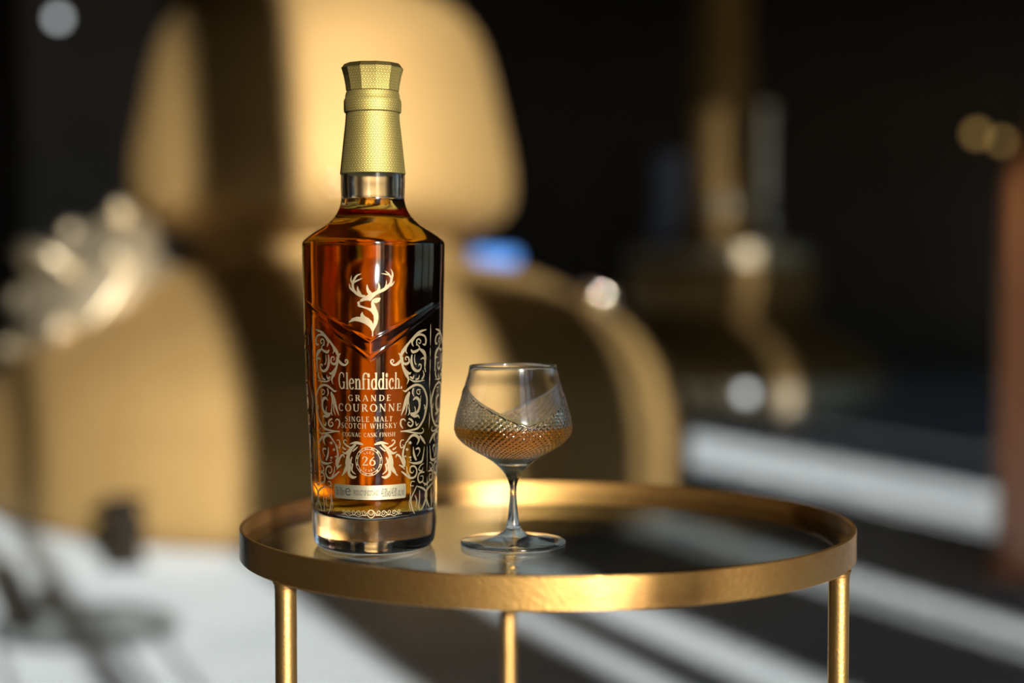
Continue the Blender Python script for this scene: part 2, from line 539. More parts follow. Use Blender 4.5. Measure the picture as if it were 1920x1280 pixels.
# copper vessel at the right edge
v3 = 4.0
ve = empty('copper_vessel', ((1880 - 960) / FPX * v3 + 0.205, v3, 0))
tag(ve, 'reddish copper column with domed top cut off by the right picture edge', 'vessel')
link('shell', lathe('shell', cr([(0.20, 0.0), (0.205, 0.05), (0.204, 0.6), (0.20, 0.95), (0.185, 1.06), (0.15, 1.15), (0.09, 1.215), (0.0, 1.24)], 6), 64), M['copper_red'], ve)
link('foot_ring', lathe('foot_ring', [(0.205, 0.0), (0.23, 0.0), (0.23, 0.03), (0.205, 0.034)], 64), M['copper_red'], ve)
link('hoop', lathe('hoop', [(0.203, 0.30), (0.214, 0.302), (0.214, 0.34), (0.203, 0.342)], 64), M['copper_red'], ve)

# grey panel post, upper left, behind the still
gp = structure('pillar', box_mesh('pillar', -0.46, 0.46, -0.2, 0.2, 0, ZC, 0.02), M['wall_grey'])
gp.location = ((185 - 960) / FPX * 11.0, 11.0, 0)

# small amber lamps in the dark, plus two added glowing balls for pale glints
def lamp(px, py, d, r, mat, label):
    z = EYE - (py - HORIZON) / FPX * d
    e = empty('lamp_or_glint', ((px - 960) / FPX * d, d, z))
    tag(e, label, 'lamp', 'small lamps in the dark background')
    link('globe', lathe('globe', [(r * sin(a * pi / 10), -r * cos(a * pi / 10)) for a in range(11)], 24), mat, e)
    link('bracket', tube_mesh('bracket', [(0, 0, r * 0.9), (0, 0, r * 1.5), (0, 0.06, r * 1.9), (0, 0.2, r * 1.9)], 0.008, 10), M['iron'], e)
lamp(1828, 252, 9.0, 0.030, M['amber_lamp'], 'small amber lamp nearer the dark centre of the lamp pair at right')
lamp(1874, 266, 9.0, 0.026, M['amber_lamp'], 'small amber lamp of the pair closest to the copper column')
lamp(1400, 738, 8.25, 0.032, M['pale_glint'], 'added pale glowing ball standing in for a glint before the foot of the slender far still')
lamp(115, 38, 9.0, 0.032, M['pale_glint'], 'added pale glowing ball standing in for a skylight pane high up at the upper left corner')

# ------------------------------------------------------------------ side table
TC = Vector((0.0228, 1.03))
TR, TOP = 0.2, EYE - 0.156
SURF = EYE - 0.165
RIM_H = 0.0192
table = empty('side_table', (TC.x, TC.y, 0))
tag(table, 'round antique brass side table with smoked glass top under bottle and glass', 'table')
def rim_mesh():
    ro, ri = TR, TR - 0.0026
    zt, zb = TOP, TOP - RIM_H
    e = 0.0005
    prof = [(ri, SURF - 0.006), (ri - 0.0, zb + e), (ri + e, zb), (ro - e, zb), (ro, zb + e), (ro, zt - e), (ro - e, zt), (ri + e, zt), (ri, zt - e), (ri, SURF - 0.006)]
    return lathe('rim', prof, 256, cap=False)
link('rim', rim_mesh(), M['brass'], table)
link('ledge', lathe('ledge', [(TR - 0.0030, SURF - 0.0062), (TR - 0.012, SURF - 0.0062), (TR - 0.012, SURF - 0.0082), (TR - 0.0030, SURF - 0.0082), (TR - 0.0030, SURF - 0.0062)][::-1], 192, cap=False), M['brass'], table)
link('glass_top', lathe('glass_top', [(0.0, SURF - 0.006), (TR - 0.004, SURF - 0.006), (TR - 0.0034, SURF - 0.0055), (TR - 0.0034, SURF - 0.0005), (TR - 0.004, SURF), (0.0, SURF)], 192), M['pane'], table)
LEG_R = 0.0064
for a in (216.6, 335.6, 97.6):
    x, y = (TR - 0.0062) * cos(radians(a)), (TR - 0.0062) * sin(radians(a))
    l = link('leg', tube_mesh('leg', [(0, 0, 0), (0, 0, 0.002), (0, 0, 0.3), (0, 0, TOP - RIM_H - 0.002), (0, 0, TOP - RIM_H + 0.004)],
                              [LEG_R * 0.9, LEG_R, LEG_R, LEG_R, LEG_R], 40), M['brass_leg'], table, (x, y, 0))
    link('weld', lathe('weld', cr([(LEG_R, -0.007), (LEG_R * 1.01, -0.004), (LEG_R * 1.06, -0.0015), (LEG_R * 1.12, 0.0006), (0.0, 0.0014)], 4), 32), M['brass'], l, (0, 0, TOP - RIM_H))
    link('foot_pad', lathe('foot_pad', [(LEG_R * 1.4, 0.0), (LEG_R * 1.5, 0.002), (LEG_R * 1.4, 0.007), (LEG_R, 0.008)], 24), M['iron'], l)

# ------------------------------------------------------------------ whisky bottle
BX, BY, BROT = -0.0867, 0.98, radians(2.7)
bottle = empty('whisky_bottle', (BX, BY, SURF), BROT)
tag(bottle, 'three-sided bottle of amber whisky with gold foil cap, stag and scrollwork', 'bottle')

PROF = [  # z, r0, c  (support function h = r0 + c cos 3 phi, phi = 0 is the ridge facing the viewer)
    (0.0000, 0.0335, 0.0014), (0.0006, 0.0352, 0.0016), (0.0020, 0.0368, 0.0019), (0.0045, 0.0380, 0.0022), (0.0090, 0.0386, 0.0024), (0.0150, 0.0391, 0.0025),
    (0.0417, 0.0397, 0.0026), (0.0750, 0.0410, 0.0026), (0.1017, 0.0425, 0.0026), (0.1417, 0.0437, 0.0026), (0.1550, 0.0440, 0.0026),
    (0.1860, 0.0446, 0.0026), (0.1888, 0.0446, 0.0026), (0.1902, 0.0443, 0.0026), (0.1914, 0.0435, 0.0026), (0.1935, 0.0410, 0.0024), (0.1963, 0.0370, 0.0021), (0.2017, 0.0285, 0.0013),
    (0.2083, 0.0225, 0.0005), (0.2133, 0.0203, 0.0001), (0.2177, 0.0196, 0.0), (0.2250, 0.0199, 0.0), (0.2333, 0.0199, 0.0), (0.2600, 0.0160, 0.0), (0.2750, 0.0150, 0.0)]
def interp(z, tbl=PROF):
    # monotone cubic (Fritsch-Carlson style limited slopes)
    n = len(tbl)
    if z <= tbl[0][0]: return tbl[0][1:]
    if z >= tbl[-1][0]: return tbl[-1][1:]
    i = max(k for k in range(n - 1) if tbl[k][0] <= z)
    res = []
    for j in range(1, len(tbl[0])):
        def slope(k):
            return (tbl[k + 1][j] - tbl[k][j]) / (tbl[k + 1][0] - tbl[k][0])
        def tang(k):
            if k == 0: return slope(0)
            if k == n - 1: return slope(n - 2)
            a, b = slope(k - 1), slope(k)
            return 0.0 if a * b <= 0 else 2 * a * b / (a + b)
        h = tbl[i + 1][0] - tbl[i][0]
        t = (z - tbl[i][0]) / h
        m0, m1 = tang(i) * h, tang(i + 1) * h
        p0, p1 = tbl[i][j], tbl[i + 1][j]
        res.append((2 * t ** 3 - 3 * t * t + 1) * p0 + (t ** 3 - 2 * t * t + t) * m0 + (-2 * t ** 3 + 3 * t * t) * p1 + (t ** 3 - t * t) * m1)
    return tuple(res)

def section(phi, r0, c, off=0.0):
    h = r0 + c * cos(3 * phi) + off
    hp = -3 * c * sin(3 * phi)
    return (h * sin(phi) + hp * cos(phi), -(h * cos(phi) - hp * sin(phi)))

def smooth(t):
    t = max(0.0, min(1.0, t))
    return t * t * (3 - 2 * t)

def vcut(phi, z, x):
    """cut V: proud above, sloping facet that is deepest at the ridge"""
    t = min(1.0, abs(x) / 0.0428)
    if abs(phi) > pi / 2: t = 1.0
    zu = 0.1300 + 0.0245 * t
    zl = 0.1195 + 0.0330 * t
    a = 0.0019 * (1 - t) ** 0.8
    k = (z - zl) / max(zu - zl, 1e-4)
    # step plus a thin raised lip on both edges
    return a * smooth(k) + 0.0005 * (1 - t) ** 0.5 * (exp(-((z - zu) / 0.0011) ** 2) + exp(-((z - zl) / 0.0011) ** 2))

def b_outer(phi, z, lift=0.0):
    r0, c = interp(z)
    x, y = section(phi, r0, c)
    d = lift
    if 0.10 < z < 0.185:
        f = 1.0 - smooth((z - 0.160) / 0.02)
        d += vcut(phi, z, x) * f
    return (x + sin(phi) * d, y - cos(phi) * d, z)

NPHI = 288
PH = [2 * pi * k / NPHI - pi for k in range(NPHI)]
def zlist():
    zs = [p[0] for p in PROF if p[0] < 0.016] + [0.0003, 0.0012, 0.0032, 0.0065, 0.012]
    z = 0.016
    while z < 0.1165:
        zs.append(z); z += 0.004
    z = 0.1165
    while z < 0.158:
        zs.append(z); z += 0.00045
    z = 0.158
    while z < 0.186:
        zs.append(z); z += 0.0025
    z = 0.1855
    while z < 0.2335:
        zs.append(z); z += 0.0006
    zs += [0.24, 0.25, 0.26, 0.275]
    return sorted(set(round(q, 5) for q in zs))
T_WALL = 0.0030
def inner(phi, z, LT=[None]):
    r0, c = interp(z)
    t = T_WALL if z < 0.19 else T_WALL + 0.001 * smooth((z - 0.19) / 0.02)
    # rounded inner floor
    zb, rr = 0.0205, 0.013
    if z < zb + rr:
        q = (zb + rr - z) / rr
        t += (r0 - t) * 0.36 * (1 - sqrt(max(0.0, 1 - q * q)))
    x, y = section(phi, max(r0 - t, 0.002), c)
    return (x, y, z)

def bottle_glass():
    zs = zlist()
    vs, fs, n = [], [], NPHI
    for z in zs:
        for p in PH:
            vs.append(b_outer(p, z))
    rows = len(zs)
    for i in range(rows - 1):
        for k in range(n):
            k2 = (k + 1) % n
            fs.append((i * n + k, i * n + k2, (i + 1) * n + k2, (i + 1) * n + k))
    # punt: shallow dome in the base
    punt = [(0.88, 0.0003), (0.74, 0.0016), (0.5, 0.0032), (0.25, 0.0042), (0.06, 0.0045)]
    prev = 0
    for f, dz in punt:
        base = len(vs)
        for p in PH:
            x, y = section(p, PROF[0][1] * f, PROF[0][2] * f)
            vs.append((x, y, dz))
        for k in range(n):
            k2 = (k + 1) % n
            fs.append((prev + k2, prev + k, base + k, base + k2))
        prev = base
    fs.append(tuple(reversed([prev + k for k in range(n)])))
    # mouth and the inner wall down to the whisky
    zi = [0.275, 0.26, 0.245, 0.235, 0.228, 0.222, LIQ_Z]
    prev = (rows - 1) * n
    for z in zi:
        base = len(vs)
        for p in PH:
            vs.append(inner(p, z))
        for k in range(n):
            k2 = (k + 1) % n
            fs.append((prev + k, prev + k2, base + k2, base + k))
        prev = base
    return mesh('glass_body', vs, fs)

def set_ior(me, fn):
    at = me.attributes.new('ior', 'FLOAT', 'FACE')
    for p in me.polygons:
        at.data[p.index].value = fn(p)

LIQ_Z = 0.2172
def bottle_liquid():
    zb, rr = 0.0205, 0.013
    zs = [zb + rr * (1 - cos(q * pi / 2 / 12)) for q in range(13)]
    z = zs[-1] + 0.006
    while z < 0.186:
        zs.append(z); z += 0.006
    z = 0.186
    while z < LIQ_Z - 0.0008:
        zs.append(z); z += 0.001
    zs.append(LIQ_Z)
    n = NPHI
    vs, fs = [], []
    for z in zs:
        for p in PH:
            vs.append(inner(p, z))
    for i in range(len(zs) - 1):
        for k in range(n):
            k2 = (k + 1) % n
            fs.append((i * n + k, i * n + k2, (i + 1) * n + k2, (i + 1) * n + k))
    # inner floor, slightly domed
    r0, c = interp(zb)
    q0 = vs[:n]
    prev = 0
    for f, dz in ((0.85, -0.0004), (0.6, -0.0006), (0.3, -0.0004), (0.05, -0.0002)):
        base = len(vs)
        for x, y, zz in q0:
            vs.append((x * f, y * f, zb + dz))
        for k in range(n):
            k2 = (k + 1) % n
            fs.append((prev + k2, prev + k, base + k, base + k2))
        prev = base
    fs.append(tuple(reversed([prev + k for k in range(n)])))
    top0 = (len(zs) - 1) * n
    fs.append(tuple(top0 + k for k in range(n)))
    me = mesh('whisky', vs, fs)
    me.polygons[len(fs) - 1].use_smooth = False
    last = len(fs) - 1
    set_ior(me, lambda p: 1.36 if p.index == last else 1.36 / 1.5)
    return me
link('whisky', bottle_liquid(), M['whisky'], bottle)
link('glass_body', bottle_glass(), M['glass'], bottle)

# --- foil cap
def uv_lathe(name, prof, seg, mat, parent, flat=False):
    me = lathe(name, prof, seg, smooth=not flat)
    uvl = me.uv_layers.new(name='UVMap')
    r_ref = sum(r for r, z in prof) / len(prof)
    for p in me.polygons:
        aa = [atan2(me.vertices[v].co.y, me.vertices[v].co.x) for v in p.vertices]
        wrap = max(aa) - min(aa) > pi
        for li, a in zip(p.loop_indices, aa):
            if wrap and a < 0: a += 2 * pi
            v = me.vertices[me.loops[li].vertex_index].co
            uvl.data[li].uv = (a * r_ref * 1000, v.z * 1000)
    return link(name, me, mat, parent)
cap_e = empty('foil_cap')
cap_e.parent = bottle
uv_lathe('sleeve', [(0.02035, 0.2325), (0.0205, 0.2328), (0.0203, 0.2335), (0.0186, 0.25), (0.0170, 0.2645), (0.0166, 0.2702), (0.0164, 0.2712), (0.0150, 0.272)], 128, M['foil'], cap_e)
uv_lathe('ring', [(0.0150, 0.2702), (0.0172, 0.2703), (0.0178, 0.2710), (0.0179, 0.2722), (0.0179, 0.2775), (0.0175, 0.2786), (0.0171, 0.2792), (0.0168, 0.2815), (0.0163, 0.2832), (0.015, 0.2835)], 128, M['foil'], cap_e)
s = uv_lathe('stopper', [(0.0150, 0.2830), (0.0165, 0.2838), (0.0170, 0.2880), (0.0180, 0.2930), (0.0193, 0.2975)], 12, M['foil'], cap_e, flat=True)
s.rotation_euler = (0, 0, radians(9))
s = link('stopper_rim', lathe('stopper_rim', [(0.0193, 0.2975), (0.0194, 0.2979), (0.0176, 0.3003), (0.0172, 0.3005), (0.0, 0.3005)], 12, smooth=False), M['foil_plain'], cap_e)
s.rotation_euler = (0, 0, radians(9))

# --- flat print wrapped on the bottle: coordinates (s = arc length from the ridge, z)
R_REF, C_REF = 0.0418, 0.0026
def s_of_phi(p): return R_REF * p - 8 * C_REF / 3 * sin(3 * p)
STAB = [(s_of_phi(-pi + 2 * pi * k / 720), -pi + 2 * pi * k / 720) for k in range(721)]
def phi_of_s(s):
    lo, hi = 0, 720
    while hi - lo > 1:
        m = (lo + hi) // 2
        if STAB[m][0] <= s: lo = m
        else: hi = m
    a, b = STAB[lo], STAB[hi]
    return a[1] + (b[1] - a[1]) * (s - a[0]) / (b[0] - a[0])

CP, SP = cos(PITCH), sin(PITCH)
def surf_at(px, py):
    """where the printed mark that the photograph shows at this pixel lies on the bottle's surface"""
    u, v = (px - 960) / FPX, (640 - py) / FPX
    dx, dy, dz = u, CP + v * SP, -SP + v * CP
    depth = 0.945
    phi = 0.0
    for it in range(14):
        t = depth / dy
        wx, wy, wz = dx * t - BX, depth - BY, EYE + dz * t - SURF
        lx = wx * cos(BROT) + wy * sin(BROT)
        r0, c = interp(max(0.001, min(0.2, wz)))
        lo, hi = radians(-96), radians(96)
        for _ in range(24):
            m = (lo + hi) / 2
            if section(m, r0, c)[0] < lx: lo = m
            else: hi = m
        phi = (lo + hi) / 2
        x, y = section(phi, r0, c)
        ny = BY + x * sin(BROT) + y * cos(BROT)
        depth += (ny - depth) * 0.6
    return s_of_phi(phi), wz

def strip_poly(pts, widths):
    """ribbon quads around a polyline in the flat"""
    L, Rr = [], []
    n = len(pts)
    for i, p in enumerate(pts):
        a, b = pts[max(i - 1, 0)], pts[min(i + 1, n - 1)]
        tx, ty = b[0] - a[0], b[1] - a[1]
        l = sqrt(tx * tx + ty * ty) or 1
        nx, ny = -ty / l, tx / l
        w = widths[i] / 2
        L.append((p[0] + nx * w, p[1] + ny * w))
        Rr.append((p[0] - nx * w, p[1] - ny * w))
    return [(L[i], L[i + 1], Rr[i + 1], Rr[i]) for i in range(n - 1)]

def flat_to_bottle(name, polys, mat, parent, lift=0.00012, step=0.0012):
    bm = bmesh.new()
    for poly in polys:
        P = [Vector((p[0], p[1], 0)) for p in poly]
        if len(P) > 4:
            vv = [bm.verts.new(p) for p in P]
            for t in tessellate_polygon([P]):
                try: bm.faces.new([vv[i] for i in t])
                except ValueError: pass
        else:
            try: bm.faces.new([bm.verts.new(p) for p in P])
            except ValueError: pass
    smin = min(v.co.x for v in bm.verts)
    smax = max(v.co.x for v in bm.verts)
    s = math.floor(smin / step) * step
    big = any(max(v.co.x for v in f.verts) - min(v.co.x for v in f.verts) > step * 1.2 for f in bm.faces)
    while big and s < smax:
        gf = [f for f in bm.faces if min(v.co.x for v in f.verts) < s - 1e-7 and max(v.co.x for v in f.verts) > s + 1e-7
              and max(v.co.x for v in f.verts) - min(v.co.x for v in f.verts) > step]
        if gf:
            ge = {e for f in gf for e in f.edges}
            gv = {v for f in gf for v in f.verts}
            bmesh.ops.bisect_plane(bm, geom=list(gv) + list(ge) + gf, plane_co=(s, 0, 0), plane_no=(1, 0, 0))
        s += step
    for v in bm.verts:
        v.co = b_outer(phi_of_s(v.co.x), v.co.y, lift)
    me = bpy.data.meshes.new(name)
    bm.to_mesh(me)
    bm.free()
    # face outward
    flip = [p for p in me.polygons if p.normal.x * p.center.x + p.normal.y * p.center.y < 0]
    if flip:
        bm = bmesh.new(); bm.from_mesh(me); bm.faces.ensure_lookup_table()
        bmesh.ops.reverse_faces(bm, faces=[bm.faces[p.index] for p in flip])
        bm.to_mesh(me); bm.free()
    return link(name, me, mat, parent)

# stag, traced (crop origin 640,490, scale 9.14)
def trace(ox, oy, k):
    def f(p): return surf_at(ox + p[0] / k, oy + p[1] / k)
    return f
PXM = 0.94 / FPX            # metres per pixel on the bottle's front
def stroke(f, k, pts, widths, n=6, wide=1.0):
    q = cr([(p[0], p[1], w) for p, w in zip(pts, widths)], n)
    P = [f((a, b)) for a, b, w in q]
    return strip_poly(P, [max(0.25, w / k) * PXM * wide for a, b, w in q])
fs_ = trace(640, 490, 9.14)
stag = []
neck = [(290, 690), (325, 680), (335, 690), (325, 705), (335, 715), (335, 750), (370, 760), (440, 785), (500, 800), (515, 790), (510, 720), (520, 670), (545, 640), (590, 622),
        (668, 622), (645, 685), (595, 713), (555, 705), (590, 790), (620, 870), (630, 960), (610, 1060), (570, 1150), (545, 1200), (543, 1280), (527, 1280), (525, 1190), (490, 1130),
        (420, 1070), (330, 1030), (250, 1018), (140, 1048), (200, 975), (280, 945), (340, 948), (342, 905), (370, 860), (400, 925), (470, 970), (520, 1020), (543, 1075), (556, 1000),
        (548, 920), (510, 860), (450, 820), (380, 795), (310, 775), (288, 755), (300, 735), (288, 715)]
stag.append([fs_(p) for p in neck])
stag.append([fs_(p) for p in [(325, 690), (350, 640), (420, 600), (480, 550), (540, 560), (545, 620), (515, 660), (490, 680), (470, 668), (430, 665), (370, 685)]])
for pts, ws in (
    ([(520, 590), (580, 545), (680, 500), (770, 440), (830, 370), (850, 290), (870, 210), (840, 125)], [80, 60, 50, 55, 45, 40, 30, 6]),
    ([(610, 530), (640, 450), (628, 360)], [45, 35, 6]), ([(730, 470), (755, 400), (760, 320)], [35, 22, 5]),
    ([(820, 420), (870, 380), (890, 335)], [35, 25, 5]), ([(835, 270), (800, 210), (740, 160)], [35, 25, 5]), ([(800, 230), (740, 215), (680, 205)], [25, 18, 5]),
    ([(510, 570), (460, 490), (445, 395)], [60, 45, 8]),
    ([(420, 600), (330, 580), (250, 520), (215, 440), (220, 350), (270, 250), (350, 210)], [40, 45, 45, 40, 38, 30, 8]),
    ([(340, 570), (300, 490), (295, 420)], [45, 35, 6]), ([(230, 510), (170, 450), (160, 375)], [35, 28, 5]),
    ([(215, 380), (180, 320), (190, 240)], [30, 26, 5]), ([(225, 360), (290, 325), (365, 290)], [30, 25, 8])):
    stag += stroke(fs_, 9.14, pts, ws)
flat_to_bottle('stag_emblem', stag, M['print'], bottle)

# --- a small serif face for the printed words
T_, t_ = 0.17, 0.07
def serif(x, y, w=0.30): return ([(x - w / 2, y), (x + w / 2, y)], [0.05, 0.05])
def vs_(x, y0, y1, w=T_, s0=True, s1=True):
    out = [([(x, y0), (x, y1)], [w, w])]
    if s0: out.append(serif(x, y0 + 0.025, w + 0.17))
    if s1: out.append(serif(x, y1 - 0.025, w + 0.17))
    return out
def arc(cx, cy, rx, ry, a0, a1, T=T_, t=t_, n=18):
    P, Wd = [], []
    for i in range(n + 1):
        a = radians(a0 + (a1 - a0) * i / n)
        P.append((cx + rx * cos(a), cy + ry * sin(a)))
        Wd.append(t + (T - t) * abs(cos(a)) ** 1.3)
    return [(P, Wd)]
def ln(x0, y0, x1, y1, w): return [([(x0, y0), (x1, y1)], [w, w])]
def S_(w, h=1.0):
    q = cr([(0.60, 0.80, .10), (0.55, 0.92, .09), (0.36, 0.97, t_), (0.16, 0.86, .12), (0.15, 0.68, .15), (0.34, 0.54, T_), (0.53, 0.41, T_), (0.62, 0.24, .13), (0.52, 0.08, .1), (0.34, 0.03, t_), (0.14, 0.10, .09), (0.10, 0.24, .10)], 4)
    return [([(a, b) for a, b, c in q], [c for a, b, c in q])]
G = {
 'A': (0.86, ln(.10, .03, .42, 1, t_) + ln(.42, 1, .76, .03, T_) + ln(.22, .34, .62, .34, .06) + [serif(.10, .025, .24), serif(.76, .025, .28)]),
 'C': (0.80, arc(.44, .5, .34, .48, 52, 312) + ln(.68, .70, .68, .94, .07)),
 'D': (0.88, vs_(.18, 0, 1) + arc(.30, .5, .47, .475, -90, 90) + ln(.18, .975, .32, .975, .05) + ln(.18, .025, .32, .025, .05)),
 'E': (0.72, vs_(.18, 0, 1) + ln(.18, .97, .62, .97, .06) + ln(.18, .52, .50, .52, .06) + ln(.18, .03, .64, .03, .06) + ln(.61, .80, .61, 1, .06) + ln(.50, .42, .50, .62, .05) + ln(.63, 0, .63, .22, .06)),
 'F': (0.68, vs_(.18, 0, 1) + ln(.18, .97, .60, .97, .06) + ln(.18, .52, .48, .52, .06) + ln(.59, .78, .59, 1, .06) + ln(.48, .42, .48, .62, .05)),
 'G': (0.88, arc(.44, .5, .34, .48, 52, 318) + ln(.68, .70, .68, .94, .07) + ln(.69, .02, .69, .42, .14) + [serif(.69, .42, .30)]),
 'H': (0.92, vs_(.18, 0, 1) + vs_(.74, 0, 1) + ln(.18, .51, .74, .51, .06)),
 'I': (0.38, vs_(.19, 0, 1)),
 'K': (0.88, vs_(.18, 0, 1) + ln(.26, .45, .68, .97, t_) + ln(.38, .58, .74, .03, T_) + [serif(.68, .975, .24), serif(.75, .025, .26)]),
 'L': (0.70, vs_(.18, 0, 1) + ln(.18, .03, .62, .03, .06) + ln(.61, 0, .61, .24, .06)),
 'M': (1.06, vs_(.15, 0, 1, t_) + ln(.18, 1, .52, .06, T_) + ln(.52, .06, .84, 1, t_) + vs_(.88, 0, 1)),
 'N': (0.94, vs_(.17, 0, 1, t_) + ln(.17, .98, .75, .02, T_) + vs_(.76, 0, 1, t_, s0=False)),
 'O': (0.90, arc(.45, .5, .36, .475, 0, 360, n=30)),
 'P': (0.74, vs_(.18, 0, 1) + arc(.32, .73, .30, .245, -90, 90) + ln(.18, .975, .34, .975, .05) + ln(.18, .49, .34, .49, .05)),
 'R': (0.84, vs_(.18, 0, 1) + arc(.32, .74, .29, .235, -90, 90) + ln(.18, .975, .34, .975, .05) + ln(.18, .51, .34, .51, .05) + ln(.40, .50, .74, .03, T_) + [serif(.76, .025, .18)]),
 'S': (0.72, S_(1)),
 'T': (0.78, vs_(.39, 0, 1, s1=False) + ln(.06, .97, .72, .97, .06) + ln(.07, .76, .07, 1, .06) + ln(.71, .76, .71, 1, .06)),
 'U': (0.90, vs_(.18, .3, 1, s0=False) + [([(.18, .34), (.20, .16), (.32, .045), (.46, .03), (.62, .07), (.70, .2), (.72, .34)], [T_, .16, .1, .08, .08, .08, .08])] + vs_(.72, .3, 1, .08, s0=False)),
 'W': (1.22, ln(.10, .97, .36, .03, T_) + ln(.36, .03, .60, .97, t_) + ln(.56, .97, .82, .03, T_) + ln(.82, .03, 1.10, .97, t_) + [serif(.10, .975, .26), serif(.58, .975, .26), serif(1.10, .975, .24)]),
 'Y': (0.84, ln(.10, .97, .42, .46, T_) + ln(.42, .46, .74, .97, t_) + vs_(.42, 0, .5, s1=False) + [serif(.10, .975, .26), serif(.74, .975, .24)]),
 '2': (0.70, [([(a, b) for a, b, c in cr([(.12, .72, .13), (.16, .90, .08), (.34, .97, .07), (.52, .86, .15), (.52, .68, .17), (.38, .42, .11), (.20, .20, .07), (.10, .06, .07)], 4)],
               [c for a, b, c in cr([(.12, .72, .13), (.16, .90, .08), (.34, .97, .07), (.52, .86, .15), (.52, .68, .17), (.38, .42, .11), (.20, .20, .07), (.10, .06, .07)], 4)])] + ln(.08, .07, .60, .07, .14) + ln(.60, 0, .60, .22, .06)),
 '6': (0.72, arc(.36, .31, .25, .29, 0, 360, n=24) + [([(.56, .96), (.36, .82), (.18, .58), (.11, .34)], [.06, .09, .14, .17])]),
 # lower case of the condensed word mark (x-height 0.64)
 'l': (0.36, vs_(.18, 0, 1, .17, s1=False) + [([(.06, .955), (.18, .97)], [.06, .06])]),
 'e': (0.62, arc(.32, .32, .23, .305, 14, 320, .17, .06) + ln(.12, .36, .53, .36, .05)),
 'n': (0.72, vs_(.18, 0, .64, .17, s1=False) + ln(.06, .61, .18, .61, .06) + [([(.22, .44), (.30, .58), (.42, .62), (.51, .54), (.53, .40)], [.05, .06, .08, .13, .17])] + vs_(.535, 0, .44, .17, s1=False)),
 'f': (0.50, vs_(.18, 0, .72, .17, s1=False) + [([(.18, .70), (.20, .86), (.30, .96), (.46, .97), (.58, .90)], [.17, .15, .10, .07, .09])] + ln(.05, .61, .42, .61, .055)),
 'i': (0.38, vs_(.18, 0, .64, .17, s1=False) + ln(.04, .61, .18, .61, .06) + arc(.18, .84, .06, .07, 0, 360, .13, .13, 10)),
 'd': (0.68, arc(.30, .32, .20, .305, 20, 340, .17, .06) + vs_(.51, 0, 1, .17, s1=False) + ln(.38, .965, .51, .965, .06)),
 'c': (0.58, arc(.32, .32, .23, .305, 50, 318, .17, .06) + arc(.46, .50, .03, .04, 0, 360, .10, .10, 8)),
 'h': (0.72, vs_(.18, 0, 1, .17, s1=False) + ln(.05, .965, .18, .965, .06) + [([(.22, .44), (.30, .58), (.42, .62), (.51, .54), (.53, .40)], [.05, .06, .08, .13, .17])] + vs_(.535, 0, .44, .17, s1=False)),
 '.': (0.26, arc(.12, .07, .04, .045, 0, 360, .10, .10, 10)),
}
def word(text, s0, s1, zb, h, track=0.06, tz=None):
    total = 0
    for ch in text:
        total += (0.45 if ch == ' ' else G[ch][0]) + track
    total -= track
    kx = (s1 - s0) / total
    polys = []
    x = 0
    for ch in text:
        if ch == ' ':
            x += 0.45 + track
            continue
        w, strokes = G[ch]
        for P, Wd in strokes:
            Q = [(s0 + (x + p[0]) * kx, zb + p[1] * h) for p in P]
            # width scaled with the direction it spans
            L, n = [], len(P)
            for i in range(n):
                a, b = P[max(i - 1, 0)], P[min(i + 1, n - 1)]
                tx, ty = b[0] - a[0], b[1] - a[1]
                l = sqrt(tx * tx + ty * ty) or 1
                nx, ny = -ty / l * Wd[i] / 2, tx / l * Wd[i] / 2
                L.append(((Q[i][0] + nx * kx, Q[i][1] + ny * h), (Q[i][0] - nx * kx, Q[i][1] - ny * h)))
            for i in range(n - 1):
                polys.append((L[i][0], L[i + 1][0], L[i + 1][1], L[i][1]))
        x += w + track
    return polys
def line_of(text, pxl, pxr, py_mid, py_base, py_top, track, name):
    zb = surf_at(694, py_base)[1]
    h = surf_at(694, py_top)[1] - zb
    s0 = surf_at(pxl, py_mid)[0]
    s1 = surf_at(pxr, py_mid)[0]
    return flat_to_bottle(name, word(text, s0, s1, zb, h, track), M['print'], bottle)
line_of('Glenfiddich.', 634.5, 755, 714, 730.0, 698.5, 0.0, 'brand_lettering')
line_of('GRANDE', 653, 733, 746, 751.8, 740.4, 0.32, 'name_lettering')
line_of('COURONNE', 635, 752.5, 764, 771.5, 757.4, 0.22, 'name_lettering')
line_of('SINGLE MALT', 647, 736, 785, 790.6, 781.0, 0.18, 'type_lettering')
line_of('SCOTCH WHISKY', 640, 744, 797, 803.4, 793.8, 0.18, 'type_lettering')
line_of('COGNAC CASK FINISH', 642, 741, 814, 819.0, 811.2, 0.10, 'finish_lettering')

# --- age badge: ring, words, acanthus sprays
def ring_poly(s, z, r0, r1, a0=0, a1=360, n=64):
    out = []
    for i in range(n):
        a, b = radians(a0 + (a1 - a0) * i / n), radians(a0 + (a1 - a0) * (i + 1) / n)
        out.append(((s + r0 * cos(a), z + r0 * sin(a)), (s + r0 * cos(b), z + r0 * sin(b)), (s + r1 * cos(b), z + r1 * sin(b)), (s + r1 * cos(a), z + r1 * sin(a))))
    return out
bs, bz = surf_at(691.5, 865)
bs2, bz2 = surf_at(691.5, 837.5)
br = abs(bz2 - bz)
badge = ring_poly(bs, bz, br, br * 0.955) + ring_poly(bs, bz, br * 0.80, br * 0.845)
for k in range(12):
    badge += ring_poly(bs, bz, br * 0.83, br * 0.97, k * 30 + 12, k * 30 + 18, 2)
    badge += ring_poly(bs, bz, br * 0.87, br * 0.92, k * 30 + 3, k * 30 + 9, 2)
badge += word('26', bs - br * 0.52, bs + br * 0.52, bz - br * 0.28, br * 0.62, 0.04)
